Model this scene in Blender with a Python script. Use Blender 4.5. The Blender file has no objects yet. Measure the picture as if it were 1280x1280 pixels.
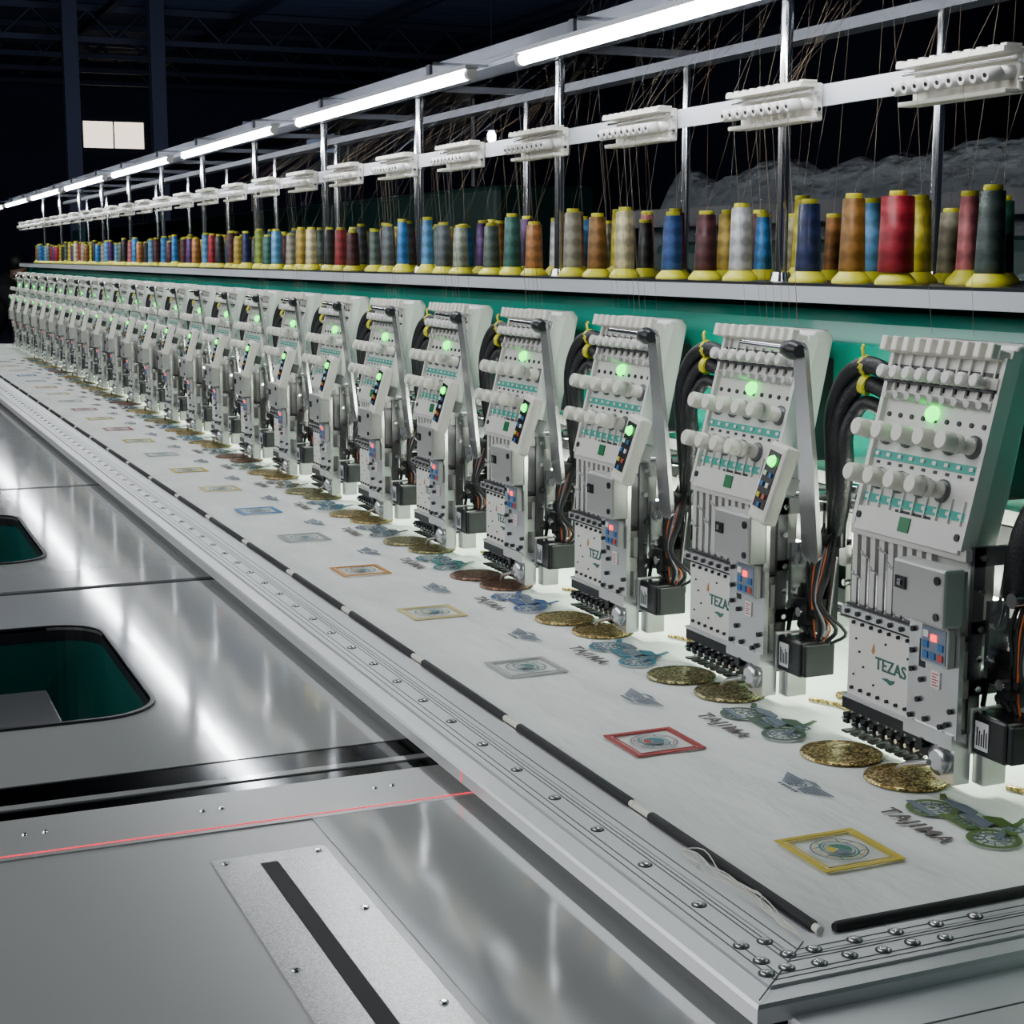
import bpy, bmesh, math, random
from mathutils import Matrix, Vector, geometry, noise
random.seed(7)
C = bpy.context.scene.collection
ZC = 0.85            # height of the cloth above the floor
S = 0.367            # head spacing
Y0 = 1.39            # first head
NH = 25
KIDS = {}

# ------------------------------------------------------------------ materials
def mat(name, col, rough=0.5, metal=0.0, emit=None, es=0.0, bump=None, coat=0.0, var=None, alpha=None, sample=True):
    m = bpy.data.materials.new(name); m.use_nodes = True
    nt = m.node_tree; b = nt.nodes['Principled BSDF']
    b.inputs['Base Color'].default_value = (*col, 1)
    b.inputs['Roughness'].default_value = rough
    b.inputs['Metallic'].default_value = metal
    b.inputs['Coat Weight'].default_value = coat
    if emit:
        b.inputs['Emission Color'].default_value = (*emit, 1); b.inputs['Emission Strength'].default_value = es
        if not sample: m.cycles.emission_sampling = 'NONE'
    if alpha is not None: b.inputs['Alpha'].default_value = alpha
    if bump or var:
        tc = nt.nodes.new('ShaderNodeTexCoord'); mp = nt.nodes.new('ShaderNodeMapping')
        nt.links.new(tc.outputs['Object'], mp.inputs['Vector'])
        p = bump or var
        mp.inputs['Scale'].default_value = p[0]
        n = nt.nodes.new('ShaderNodeTexNoise'); n.inputs['Scale'].default_value = 1.0; n.inputs['Detail'].default_value = 4
        nt.links.new(mp.outputs[0], n.inputs['Vector'])
        if bump:
            bp = nt.nodes.new('ShaderNodeBump'); bp.inputs['Strength'].default_value = bump[1]; bp.inputs['Distance'].default_value = bump[2]
            nt.links.new(n.outputs['Fac'], bp.inputs['Height']); nt.links.new(bp.outputs[0], b.inputs['Normal'])
        if var:
            rp = nt.nodes.new('ShaderNodeValToRGB')
            rp.color_ramp.elements[0].position = 0.3; rp.color_ramp.elements[1].position = 0.7
            rp.color_ramp.elements[0].color = (*[c*var[1] for c in col], 1); rp.color_ramp.elements[1].color = (*col, 1)
            nt.links.new(n.outputs['Fac'], rp.inputs[0]); nt.links.new(rp.outputs[0], b.inputs['Base Color'])
    return m
def glitter(name, dark, bright, sc=420, metal=.7, lo=.35, hi=.85, rough=.3, dist=.004):
    m = bpy.data.materials.new(name); m.use_nodes = True; nt=m.node_tree; b=nt.nodes['Principled BSDF']
    tc=nt.nodes.new('ShaderNodeTexCoord'); v=nt.nodes.new('ShaderNodeTexVoronoi'); v.inputs['Scale'].default_value=sc
    nt.links.new(tc.outputs['Object'],v.inputs['Vector'])
    sp=nt.nodes.new('ShaderNodeSeparateColor'); nt.links.new(v.outputs['Color'],sp.inputs[0])
    rp=nt.nodes.new('ShaderNodeValToRGB'); rp.color_ramp.elements[0].position=lo; rp.color_ramp.elements[1].position=hi
    rp.color_ramp.elements[0].color=(*dark,1); rp.color_ramp.elements[1].color=(*bright,1)
    nt.links.new(sp.outputs[0],rp.inputs[0]); nt.links.new(rp.outputs[0],b.inputs['Base Color'])
    bp=nt.nodes.new('ShaderNodeBump'); bp.inputs['Strength'].default_value=1; bp.inputs['Distance'].default_value=dist
    nt.links.new(sp.outputs[1],bp.inputs['Height']); nt.links.new(bp.outputs[0],b.inputs['Normal'])
    b.inputs['Metallic'].default_value=metal; b.inputs['Roughness'].default_value=rough
    return m
M = dict(
 white=mat('white_plastic', (.74,.73,.69), .35),
 cream=mat('cream_plastic', (.80,.77,.69), .35),
 panel=mat('panel_white', (.60,.59,.56), .38),
 grey=mat('light_grey_metal', (.44,.44,.43), .35, .35),
 beamg=mat('blue_grey_beam_paint', (.18,.19,.23), .4, .3),
 alu=mat('brushed_aluminium', (.70,.71,.72), .34, .6, bump=((4,60,60), .15, .001)),
 alud=mat('groove_dark_aluminium', (.10,.10,.11), .4, .6),
 steel=mat('satin_steel', (.64,.64,.65), .27, .85),
 speck=glitter('speckled_steel', (.50,.50,.49),(.80,.80,.79),900,.6,.1,.9,.25,.0006),
 chrome=mat('chrome', (.85,.85,.87), .14, 1.0),
 dark=mat('dark_steel', (.030,.030,.034), .35, .6),
 mid=mat('mid_grey_cast_metal', (.18,.18,.19), .38, .7),
 mirror=mat('polished_dark_strip', (.16,.165,.17), .09, 1.0),
 black=mat('black_rubber', (.010,.010,.011), .65),
 blackg=mat('black_gloss', (.01,.01,.012), .25),
 braid=mat('braided_black_sleeve', (.010,.010,.012), .42, bump=((300,300,300), .6, .002)),
 table=mat('brushed_steel_panel', (.62,.63,.62), .075, .52, bump=((16,4,5), .05, .004)),
 tableM=mat('grey_matt_panel', (.44,.445,.435), .30, .3, bump=((200,200,200), .05, .0005)),
 teal=mat('teal_paint', (.0,.42,.31), .22, coat=.4),
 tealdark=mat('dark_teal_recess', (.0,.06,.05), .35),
 tealstrip=mat('teal_strip', (.02,.36,.29), .4),
 greenwin=mat('green_window', (.0,.16,.05), .3),
 led=mat('green_led', (.02,.6,.1), .3, emit=(.0,1,.06), es=5, sample=False),
 red=mat('red_led', (.8,.02,.02), .3, emit=(1,.05,.04), es=3, sample=False),
 blue=mat('blue_key', (.02,.13,.36), .4), disp=mat('display_grey_blue', (.16,.21,.28), .4),
 redkey=mat('red_key', (.5,.06,.05), .4),
 whitel=mat('white_label', (.75,.75,.75), .5),
 yellow=mat('yellow_plastic', (.66,.62,.03), .4),
 orange=mat('orange_wire', (.6,.12,.02), .4),
 tube=mat('led_tube_glow', (1,1,1), .4, emit=(.92,.96,1), es=60),
 worklight=mat('work_light_glow', (1,1,1), .4, emit=(.90,1,.82), es=85),
 strip=mat('light_strip_glow', (1,1,1), .4, emit=(.94,1,.84), es=12),
 shelf=mat('dark_shelf_top', (.02,.022,.025), .3, .3),
 shelfw=mat('pale_edge', (.66,.68,.72), .35, .2),
 gold=glitter('gold_thread', (.16,.10,.02),(.95,.75,.32)),
 olive=glitter('olive_gold_thread', (.08,.07,.02),(.7,.62,.3)),
 bronze=glitter('bronze_red_thread', (.06,.02,.012),(.5,.26,.17)),
 text_green=mat('lettering_green', (.04,.14,.12), .5), text_or=mat('lettering_orange', (.55,.25,.06), .5),
 ltext=mat('lettering_dark', (.10,.08,.08), .6), gthread=mat('grey_thread', (.13,.16,.20), .6),
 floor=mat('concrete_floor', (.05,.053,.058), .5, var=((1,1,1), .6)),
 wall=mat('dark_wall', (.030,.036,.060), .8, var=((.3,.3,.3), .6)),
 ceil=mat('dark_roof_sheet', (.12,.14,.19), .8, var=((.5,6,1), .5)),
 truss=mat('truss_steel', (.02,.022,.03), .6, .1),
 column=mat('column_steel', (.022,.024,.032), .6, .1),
 window=mat('daylit_window', (1,1,1), .5, emit=(1,.84,.66), es=2.2, sample=False),
 windowd=mat('dim_window', (.3,.35,.45), .5, emit=(.5,.65,1), es=.15, sample=False),
 lampw=mat('far_lamp_glow', (1,1,1), .5, emit=(.8,.9,1), es=20, sample=False),
 laser=mat('laser_red', (.8,.02,.05), .4, emit=(1,.02,.06), es=1.6, sample=False),  # glowing red that stands in for projected laser light
 gm=mat('dark_green_machine', (.0,.022,.017), .5),
 film=mat('plastic_film', (.55,.60,.65), .10, alpha=.20, bump=((12,12,20), 1.0, .08)),
 skin=mat('skin', (.35,.2,.13), .55), hair=mat('black_hair', (.01,.01,.01), .5),
 jacket=mat('dark_jacket', (.015,.016,.02), .8), trousers=mat('dark_trousers', (.02,.02,.028), .85),
 cloth=mat('white_cloth', (.78,.81,.77), .75, bump=((14,5,1), 1.0, .016), var=((14,5,1), .84)),
 thr0=mat('loose_thread_tan', (.20,.16,.10), .6), thr1=mat('loose_thread_grey', (.18,.19,.21), .6), thr2=mat('loose_thread_brown', (.16,.09,.05), .6),
)

# ------------------------------------------------------------------ mesh builder
I4 = Matrix.Identity(4)
class MB:
    def __init__(s, T=None): s.v=[]; s.f=[]; s.m=[]; s.s=[]; s.T=T or I4
    def add(s, vs, fs, mi=0, sm=False):
        o=len(s.v); s.v += [s.T @ Vector(p) for p in vs]
        for f in fs: s.f.append([o+i for i in f]); s.m.append(mi); s.s.append(sm)
        return s
    def box(s, x0,x1,y0,y1,z0,z1, mi=0):
        vs=[(x,y,z) for z in (z0,z1) for y in (y0,y1) for x in (x0,x1)]
        return s.add(vs, [(0,2,3,1),(4,5,7,6),(0,1,5,4),(2,6,7,3),(0,4,6,2),(1,3,7,5)], mi)
    def obox(s, c, ex, ey, ez, hx, hy, hz, mi=0):
        c=Vector(c); ex=Vector(ex).normalized(); ey=Vector(ey).normalized(); ez=Vector(ez).normalized()
        vs=[c+ex*(i*hx)+ey*(j*hy)+ez*(k*hz) for k in (-1,1) for j in (-1,1) for i in (-1,1)]
        return s.add(vs, [(0,2,3,1),(4,5,7,6),(0,1,5,4),(2,6,7,3),(0,4,6,2),(1,3,7,5)], mi)
    def prof(s, p0, p1, pr, n=12, mi=0):
        p0=Vector(p0); p1=Vector(p1); d=(p1-p0); L=d.length; d.normalize()
        a=d.orthogonal().normalized(); b=d.cross(a); vs=[]; fs=[]
        for (t,r) in pr:
            for i in range(n):
                w=2*math.pi*i/n; vs.append(p0+d*(t*L)+(a*math.cos(w)+b*math.sin(w))*r)
        k=len(pr)
        for j in range(k-1):
            for i in range(n):
                fs.append((j*n+i, j*n+(i+1)%n, (j+1)*n+(i+1)%n, (j+1)*n+i))
        s.add(vs, fs, mi, True)
        s.add(vs[:n], [tuple(range(n))], mi); s.add(vs[-n:], [tuple(range(n))], mi)
        return s
    def cyl(s, p0, p1, r0, r1=None, n=12, mi=0): return s.prof(p0,p1,[(0,r0),(1,r0 if r1 is None else r1)],n,mi)
    def tube(s, pts, r, n=8, mi=0):
        pts=[Vector(p) for p in pts]; vs=[]; fs=[]; a=None
        for i,p in enumerate(pts):
            d=(pts[min(i+1,len(pts)-1)]-pts[max(i-1,0)]).normalized()
            a = d.orthogonal().normalized() if a is None else (a-d*a.dot(d)).normalized()
            b=d.cross(a)
            for k in range(n):
                w=2*math.pi*k/n; vs.append(p+(a*math.cos(w)+b*math.sin(w))*r)
        for j in range(len(pts)-1):
            for k in range(n): fs.append((j*n+k, j*n+(k+1)%n, (j+1)*n+(k+1)%n, (j+1)*n+k))
        s.add(vs, fs, mi, True); s.add(vs[:n],[tuple(range(n))],mi); s.add(vs[-n:],[tuple(range(n))],mi)
        return s
    def prism(s, poly, c0, c1, ax='z', mi=0):
        def P(a,b,c): return {'z':(a,b,c),'y':(a,c,b),'x':(c,a,b)}[ax]
        n=len(poly); vs=[P(a,b,c0) for a,b in poly]+[P(a,b,c1) for a,b in poly]
        return s.add(vs, [tuple(range(n)), tuple(range(n,2*n))]+[(i,(i+1)%n,n+(i+1)%n,n+i) for i in range(n)], mi)
    def ring(s, cx, cy, r0, r1, z, n=32, mi=0, w0=0, w1=2*math.pi, ky=1.0):
        vs=[]; full=abs(w1-w0-2*math.pi)<1e-6; k=n if full else n+1
        for i in range(k):
            w=w0+(w1-w0)*i/n; vs += [(cx+r0*math.cos(w),cy+ky*r0*math.sin(w),z),(cx+r1*math.cos(w),cy+ky*r1*math.sin(w),z)]
        fs=[(2*i,2*i+1,2*((i+1)%k)+1,2*((i+1)%k)) for i in range(n)]
        return s.add(vs, fs, mi)
    def disc(s, cx, cy, r, z, n=24, mi=0):
        return s.add([(cx+r*math.cos(2*math.pi*i/n),cy+r*math.sin(2*math.pi*i/n),z) for i in range(n)],[tuple(range(n))],mi)
    def mesh(s, name, mats, bevel=0, seg=2):
        bm=bmesh.new(); bv=[bm.verts.new(p) for p in s.v]
        for f,mi,sm in zip(s.f,s.m,s.s):
            try:
                F=bm.faces.new([bv[i] for i in f]); F.material_index=mi; F.smooth=sm
            except ValueError: pass
        bmesh.ops.remove_doubles(bm, verts=bm.verts, dist=1e-6) if bevel else None
        bmesh.ops.recalc_face_normals(bm, faces=bm.faces)
        if bevel:
            es=[e for e in bm.edges if len(e.link_faces)==2 and e.calc_face_angle(0)>.7 and not (e.link_faces[0].smooth or e.link_faces[1].smooth)]
            bmesh.ops.bevel(bm, geom=es, offset=bevel, segments=seg, affect='EDGES', profile=.5, clamp_overlap=True)
        me=bpy.data.meshes.new(name); bm.to_mesh(me); bm.free()
        for m in mats: me.materials.append(M[m] if isinstance(m,str) else m)
        return me
    def build(s, name, mats, parent=None, bevel=0, seg=2, loc=(0,0,0)):
        return link(name, s.mesh(name, mats if isinstance(mats,(list,tuple)) else [mats], bevel, seg), parent, loc)
def link(name, me, parent=None, loc=(0,0,0)):
    o=bpy.data.objects.new(name, me); C.objects.link(o); o.location=loc
    if parent: o.parent=parent; KIDS.setdefault(parent.name,[]).append(o)
    return o
def empty(name, loc=(0,0,0), rz=0):
    o=bpy.data.objects.new(name, None); C.objects.link(o); o.location=loc; o.rotation_euler[2]=rz; o.empty_display_size=.05; return o
def tag(o, label, cat, group=None, kind=None):
    if label: o['label']=label
    if cat: o['category']=cat
    if group: o['group']=group
    if kind: o['kind']=kind
    return o
def structure(o, label=None):
    o['kind']='structure'
    if label: o['label']=label
    return o
def copy_tree(o, parent=None, skip=()):
    c=o.copy(); C.objects.link(c)
    if parent: c.parent=parent; KIDS.setdefault(parent.name,[]).append(c)
    for ch in list(KIDS.get(o.name,[])):
        if ch.name.split('.')[0] in skip: continue
        copy_tree(ch, c, skip)
    return c
def joined(root, name):
    vs=[];fs=[];mi=[];sm=[];mats=[]
    def rec(o, Mx):
        Mx = Mx @ Matrix.Translation(o.location) if o is not root else Mx
        if o.data:
            off=len(vs); vs.extend([Mx@v.co for v in o.data.vertices]); idx=[]
            for m in o.data.materials:
                if m not in mats: mats.append(m)
                idx.append(mats.index(m))
            for p in o.data.polygons:
                fs.append([off+i for i in p.vertices]); mi.append(idx[p.material_index]); sm.append(p.use_smooth)
        for ch in KIDS.get(o.name,[]): rec(ch, Mx)
    rec(root, I4)
    me=bpy.data.meshes.new(name); me.from_pydata(vs,[],fs)
    for m in mats: me.materials.append(m)
    for p,a,b in zip(me.polygons,mi,sm): p.material_index=a; p.use_smooth=b
    return me
def text_mesh(body, size, T, material, ext=.0003, name='lettering', off=.02, sp=1.0):
    cu=bpy.data.curves.new('t','FONT'); cu.body=body; cu.size=size; cu.extrude=ext; cu.align_x='CENTER'; cu.align_y='CENTER'
    cu.offset=size*off; cu.resolution_u=3; cu.space_character=sp
    o=bpy.data.objects.new('t',cu); C.objects.link(o)
    me=bpy.data.meshes.new_from_object(o.evaluated_get(bpy.context.evaluated_depsgraph_get()))
    bpy.data.objects.remove(o); me.transform(T); me.materials.clear(); me.materials.append(M[material] if isinstance(material,str) else material); me.name=name
    return me
def catmull(P, k=6):
    P=[Vector(p) for p in P]; Q=[P[0]*2-P[1]]+P+[P[-1]*2-P[-2]]; out=[]
    for i in range(1,len(Q)-2):
        for j in range(k):
            t=j/k; a,b,c,d=Q[i-1],Q[i],Q[i+1],Q[i+2]
            out.append(.5*((2*b)+(c-a)*t+(2*a-5*b+4*c-d)*t*t+(3*b-a-3*c+d)*t**3))
    return out+[P[-1]]
def ordn(n):
    return str(n)+('th' if 10<=n%100<=20 else {1:'st',2:'nd',3:'rd'}.get(n%10,'th'))
def frame(a,b,c,o):
    return Matrix(((a[0],b[0],c[0],o[0]),(a[1],b[1],c[1],o[1]),(a[2],b[2],c[2],o[2]),(0,0,0,1)))

# ------------------------------------------------------------------ the room
def W(name, b, label):
    o=MB().box(*b[:6]).build(name, b[6]); structure(o,label); return o
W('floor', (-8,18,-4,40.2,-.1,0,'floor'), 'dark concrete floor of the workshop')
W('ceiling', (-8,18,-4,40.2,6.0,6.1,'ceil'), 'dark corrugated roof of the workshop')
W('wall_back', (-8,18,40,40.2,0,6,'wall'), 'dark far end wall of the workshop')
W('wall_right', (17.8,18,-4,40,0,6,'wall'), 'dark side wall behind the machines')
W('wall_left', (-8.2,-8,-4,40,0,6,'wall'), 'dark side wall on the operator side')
def window(n, xc, zc, w, h, panes, m, label):
    root=empty('window_%d'%n, (xc,39.98,zc-h/2)); structure(root,label)
    MB().box(-w/2-.06,w/2+.06,-.05,0,-.06,0).box(-w/2-.06,w/2+.06,-.05,0,h,h+.06).box(-w/2-.06,-w/2,-.05,0,0,h).box(w/2,w/2+.06,-.05,0,0,h).build('window_frame','column',root)
    for i in range(panes):
        x0=-w/2+w*i/panes; MB().box(x0+.02,x0+w/panes-.02,-.03,-.01,0,h).build('pane',m,root)
window(1, 6.57,4.3,1.46,.62,2,'window','bright two pane window high on the far wall')
window(2, 9.95,4.62,.5,.2,1,'windowd','small dim window right of the bright window')
window(3, 11.7,4.3,.75,.55,1,'windowd','dim bluish window above the rack')
for i,(x,y) in enumerate([(4.22,30),(5.75,30)]):
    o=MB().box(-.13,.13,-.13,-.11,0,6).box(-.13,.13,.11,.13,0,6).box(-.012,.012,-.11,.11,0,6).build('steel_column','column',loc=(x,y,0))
    tag(o, ['dark steel column left of the bright window','dark steel column right of the bright window'][i],'column','roof columns')
for i,y in enumerate((31,33.5,36,38.5)):
    b=MB().box(-8,17.8,-.06,.06,5.85,5.97).box(-8,17.8,-.05,.05,5.3,5.4)
    for k in range(26):
        x=-7.8+k; b.tube([(x,0,5.38),(x+.5,0,5.87)],.03,5); b.tube([(x+.5,0,5.87),(x+1,0,5.38)],.03,5)
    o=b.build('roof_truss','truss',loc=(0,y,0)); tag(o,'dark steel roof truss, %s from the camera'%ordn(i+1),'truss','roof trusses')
for i,x in enumerate((4.9,7.4,9.9,12.4)):
    o=MB().box(-.06,.06,18,40,5.7,5.82).build('roof_purlin','truss',loc=(x,0,0)); tag(o,'dark roof purlin running lengthwise, %s from the left'%ordn(i+1),'purlin','roof purlins')
lr=empty('hanging_lamp',(10.2,24.9,3.25)); tag(lr,'small bright lamp far off in the dark above the rack','lamp')
MB().prof((0,0,0),(0,0,.2),[(0,.03),(.3,.07),(.7,.07),(1,.04)],12).build('bulb','lampw',lr)
MB().prof((0,0,.2),(0,0,.32),[(0,.10),(1,.04)],12).cyl((0,0,.32),(0,0,2.74),.01,n=6).build('shade','truss',lr)

# ------------------------------------------------------------------ second machine in the dark
sm=empty('background_machine',(3.3,0,0)); tag(sm,'dark green machine standing in the dark behind the thread rack','machine')
MB().box(0,.6,8,24,.9,1.78).build('beam','gm',sm,bevel=.03)
MB().box(-.1,.8,8,24,.1,.85).build('base','gm',sm)
MB().box(-.05,.02,8,24,2.25,2.3).box(.4,.45,8,24,2.25,2.3).build('top_rail','dark',sm)
for k in range(7):
    MB().cyl((0,8.3+k*2.5,1.78),(0,8.3+k*2.5,2.26),.02,n=8).build('post','dark',sm)
wr=empty('wrapped_machine',(2.7,2.2,0)); tag(wr,'machine wrapped in clear plastic sheet behind the right cones','machine')
MB().box(0,.8,0,2.9,0,1.45).build('body','gm',wr,bevel=.04)
MB().box(-.05,-.01,-.2,3.1,1.50,1.56).build('rail','dark',wr)
vs=[];fs=[];nx,ny=44,120
for j in range(ny+1):
    for i in range(nx+1):
        u=i/nx; v=j/ny
        n1=noise.noise(Vector((u*6,v*18,.3)))*.05+abs(noise.noise(Vector((u*16+v*9,v*44,2.3))))*.05
        z=1.66+.03*(1-v)-max(0,(.22-u))*2.6-max(0,(v-.96))*6+n1*(1 if u>.1 else .4)
        vs.append((-.10+u*1.05+n1*.7, -.3+3.45*v+.01*math.sin(40*u), z))
for j in range(ny):
    for i in range(nx): a=j*(nx+1)+i; fs.append((a,a+1,a+nx+2,a+nx+1))
MB().add(vs,fs,0,True).build('plastic_sheet','film',wr)

# ------------------------------------------------------------------ worktable
ZT=ZC-.03
wt=empty('worktable',(0,0,0)); tag(wt,'long steel covered worktable on the operator side with rounded openings','worktable')
def rrect(x0,x1,y0,y1,r,n=8):
    P=[]
    for cx,cy,w in ((x1-r,y1-r,0),(x0+r,y1-r,90),(x0+r,y0+r,180),(x1-r,y0+r,270)):
        for i in range(n+1):
            t=math.radians(w+90*i/n); P.append((cx+r*math.cos(t),cy+r*math.sin(t)))
    return P
def panel(y0,y1,material,hole=None,x0=-.25,x1=.655,label=''):
    out=[(x0,y0),(x1,y0),(x1,y1),(x0,y1)]
    b=MB()
    if hole:
        inn=rrect(*hole,.075)
        loops=[[Vector((x,y,0)) for x,y in out],[Vector((x,y,0)) for x,y in inn]]
        tris=geometry.tessellate_polygon(loops); pts=out+inn
        b.add([(x,y,0) for x,y in pts],tris); b.add([(x,y,-.004) for x,y in pts],tris)
        for L in (out,inn):
            n=len(L); b.add([(x,y,0) for x,y in L]+[(x,y,-.004) for x,y in L],[(i,(i+1)%n,n+(i+1)%n,n+i) for i in range(n)])
        root=b.build('table_panel',material,wt,loc=(0,0,ZT))
        n=len(inn); o2=rrect(hole[0]-.006,hole[1]+.006,hole[2]-.006,hole[3]+.006,.08)
        r=MB(); r.add([(x,y,.0035) for x,y in o2]+[(x,y,.0035) for x,y in inn]+[(x,y,-.02) for x,y in inn]+[(x,y,0) for x,y in o2],
          [(i,(i+1)%n,n+(i+1)%n,n+i) for i in range(n)]+[(n+i,n+(i+1)%n,2*n+(i+1)%n,2*n+i) for i in range(n)]+[(i,(i+1)%n,3*n+(i+1)%n,3*n+i) for i in range(n)])
        r.build('opening_rim','dark',root)
        i3=rrect(hole[0]-.002,hole[1]+.002,hole[2]-.002,hole[3]+.002,.078)
        r=MB(); r.add([(x,y,-.02) for x,y in i3]+[(x,y,-.16) for x,y in i3],[(i,(i+1)%n,n+(i+1)%n,n+i) for i in range(n)])
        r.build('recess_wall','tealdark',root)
        MB().box(hole[0],hole[1],hole[2],hole[3],-.17,-.16).build('recess_floor','dark',root)
        MB().box(hole[0]+.03,hole[1]-.09,hole[2]+.05,hole[3]-.11,-.155,-.07).build('recess_block','mid',root,bevel=.004)
    else:
        b.box(x0,x1,y0,y1,-.004,0); root=b.build('table_panel',material,wt,loc=(0,0,ZT))
    root['label']=label
    return root
HX0,HX1=-.12,.36
p=panel(.3,1.545,'tableM',label='nearest grey table panel with the slotted cover plate')
MB().box(.307,.4195,.55,1.466,0,.002,0).build('cover_plate','speck',p)
MB().box(.349,.366,.6,1.44,.002,.0026).build('slot','black',p)
for (x,y) in ((.318,1.452),(.409,1.452),(.318,1.20),(.409,1.30),(.409,1.1),(.318,1.05)):
    MB().prof((x,y,.002),(x,y,.004),[(0,.004),(.6,.004),(1,.002)],10).build('screw','chrome',p)
MB().box(.43,.655,.3,1.545,0,.0012).build('polished_strip','table',p)
MB().box(-.25,.655,1.545,1.66,-.004,.0015).build('crosswise_strip','tableM',p)
MB().box(-.25,.62,1.5540,1.5560,.0015,.0020).build('painted_laser_line','laser',p)  # laser light on the table, modelled as a thin glowing strip
for x in (.15,.17,.33,.35,.52,.54): MB().prof((x,1.61,.0015),(x,1.61,.0035),[(0,.0035),(1,.002)],8).build('screw','chrome',p)
MB().box(-.25,.655,1.66,1.775,-.006,-.001).build('joint_strip','mirror',p)
MB().box(-.25,.655,1.695,1.71,-.001,.0006).build('joint_trim','table',p)
seams=[1.775,2.84,4.16,5.36,6.56,7.76,8.96,10.9]
for i in range(len(seams)-1):
    y0,y1=seams[i]+(.0 if i==0 else .02),seams[i+1]-.012
    h=None
    if i==0: h=(HX0,HX1,2.0,2.55)
    elif i==1: h=(HX0,HX1,3.13,3.74)
    p=panel(y0,y1,'table',h,label=['polished steel panel with the nearer rounded opening','polished steel panel with the farther rounded opening','third polished panel from the front','fourth polished panel from the front','fifth polished panel from the front','sixth polished panel from the front','farthest polished panel'][i])
    MB().box(-.25,.655,y1,y1+.03,-.008,-.003).build('joint_strip','mirror',p)
MB().box(-.25,-.21,.33,10.88,.3,ZT-.004).box(-.21,.655,.33,.37,.3,ZT-.004).build('skirt','teal',wt)
for y in (.5,3,5.5,8,10.6):
    for x in (-.15,.55): MB().box(x-.03,x+.03,y-.03,y+.03,0,ZT-.19).build('leg','dark',wt)
MB().box(-.21,.655,.37,10.85,ZT-.19,ZT-.172).build('support_plate','dark',wt)

# ------------------------------------------------------------------ machine bed, beam
bed=empty('machine_bed',(0,0,0)); tag(bed,'grey machine bed under the cloth','machine bed')
MB().box(.657,1.62,.3,10.9,ZT-.02,ZT-.002).build('bed_plate','alu',bed)
MB().box(.85,1.5,.35,10.85,.08,ZT-.02).build('plinth','teal',bed)
for y in (.6,2.6,4.6,6.6,8.6,10.6): MB().cyl((1.2,y,0),(1.2,y,.08),.05,n=12).build('foot','dark',bed)
bm_=empty('head_beam',(0,0,ZC)); tag(bm_,'long teal painted steel beam that carries the embroidery heads','beam')
prof=[(1.17,.20)]+[(1.17,.44),(1.176,.466),(1.19,.480),(1.21,.486),(1.42,.486),(1.42,.20),(1.40,.18),(1.19,.18)]
MB().prism(prof,.5,10.55,'y').build('beam_body','teal',bm_)
MB().box(1.153,1.17,.5,10.5,.262,.278).build('drive_rail','steel',bm_)
MB().box(1.153,1.17,.5,10.5,.238,.260).build('cable_duct','dark',bm_)
MB().box(1.156,1.17,.5,10.5,.225,.232).build('lower_drive_rail','steel',bm_)
MB().box(1.150,1.19,.5,10.5,.165,.222).build('lower_cable_duct','dark',bm_)
MB().box(1.24,1.26,.6,10.4,.172,.18).build('light_strip','strip',bm_)
for y in (.62,10.43): MB().box(1.2,1.4,y-.07,y+.07,-.05,.18).build('beam_support','teal',bm_)

# ------------------------------------------------------------------ thread rack
ZS=.514
rk=empty('thread_rack',(0,0,ZC)); tag(rk,'long thread rack with chrome posts, shelf and overhead rails','rack')
MB().box(1.131,1.56,.5,10.5,ZS-.018,ZS).build('shelf','shelf',rk)
MB().box(1.115,1.131,.5,10.5,ZS-.023,ZS-.003).box(1.118,1.131,.5,10.5,ZS-.003,ZS+.0004,1).build('shelf_edge',['shelfw','shelf'],rk)
MB().box(1.136,1.141,.8,10.6,.729,.755).build('guide_rail','shelfw',rk)
MB().box(1.135,1.2,.6,10.9,.888,.925).box(1.125,1.135,.6,10.9,.896,.90).build('front_beam','beamg',rk)
MB().box(1.45,1.49,.6,10.9,.888,.905).build('rear_beam','beamg',rk)
MB().box(1.325,1.335,.6,10.9,.925,.932).build('upper_guide_rail','beamg',rk)
for i in range(12):
    y=1.911+.734*i
    if y>10.6: break
    MB().cyl((1.214,y,ZS),(1.214,y,.90),.0085,n=16).prof((1.214,y,ZS),(1.214,y,ZS+.012),[(0,.016),(1,.013)],14).build('post','chrome',rk)
    MB().cyl((1.47,y,ZS),(1.47,y,.89),.008,n=14).prof((1.47,y,ZS),(1.47,y,ZS+.012),[(0,.016),(1,.013)],14).build('post','chrome',rk)
    MB().box(1.14,1.49,y-.012,y+.012,.905,.917).build('cross_arm','beamg',rk)
    MB().box(1.141,1.207,y-.006,y+.006,.735,.75).build('rail_bracket','steel',rk)
y=1.177
MB().cyl((1.214,y,ZS),(1.214,y,.90),.0085,n=16).build('post','chrome',rk)
LX,LZ=1.02,.851
TP_,TL=1.293,1.09
LY0=2.326*LX-TL
def tube(i):
    y0=LY0+TP_*i
    r=empty('light_tube',(LX,y0,ZC+LZ)); tag(r,'glowing white LED tube under the rack, %s from the right'%ordn(i+1),'light tube','LED tubes under the overhead rail')
    MB().box(-.012,.012,0,TL,.008,.015).build('housing','shelfw',r)
    MB().prof((0,.012,0),(0,TL-.012,0),[(0,.0088),(1,.0088)],14).build('tube_light','tube',r)
    MB().cyl((0,0,0),(0,.014,0),.0098,n=14).build('end_cap','white',r); MB().cyl((0,TL-.014,0),(0,TL,0),.0098,n=14).build('end_cap','white',r)
    for q in (.2,TL-.2): MB().box(-.006,.108,q-.008,q+.008,.0355,.040).box(-.006,.0,q-.008,q+.008,.015,.040).build('bracket','beamg',r)
for i in range(8): tube(i)

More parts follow.
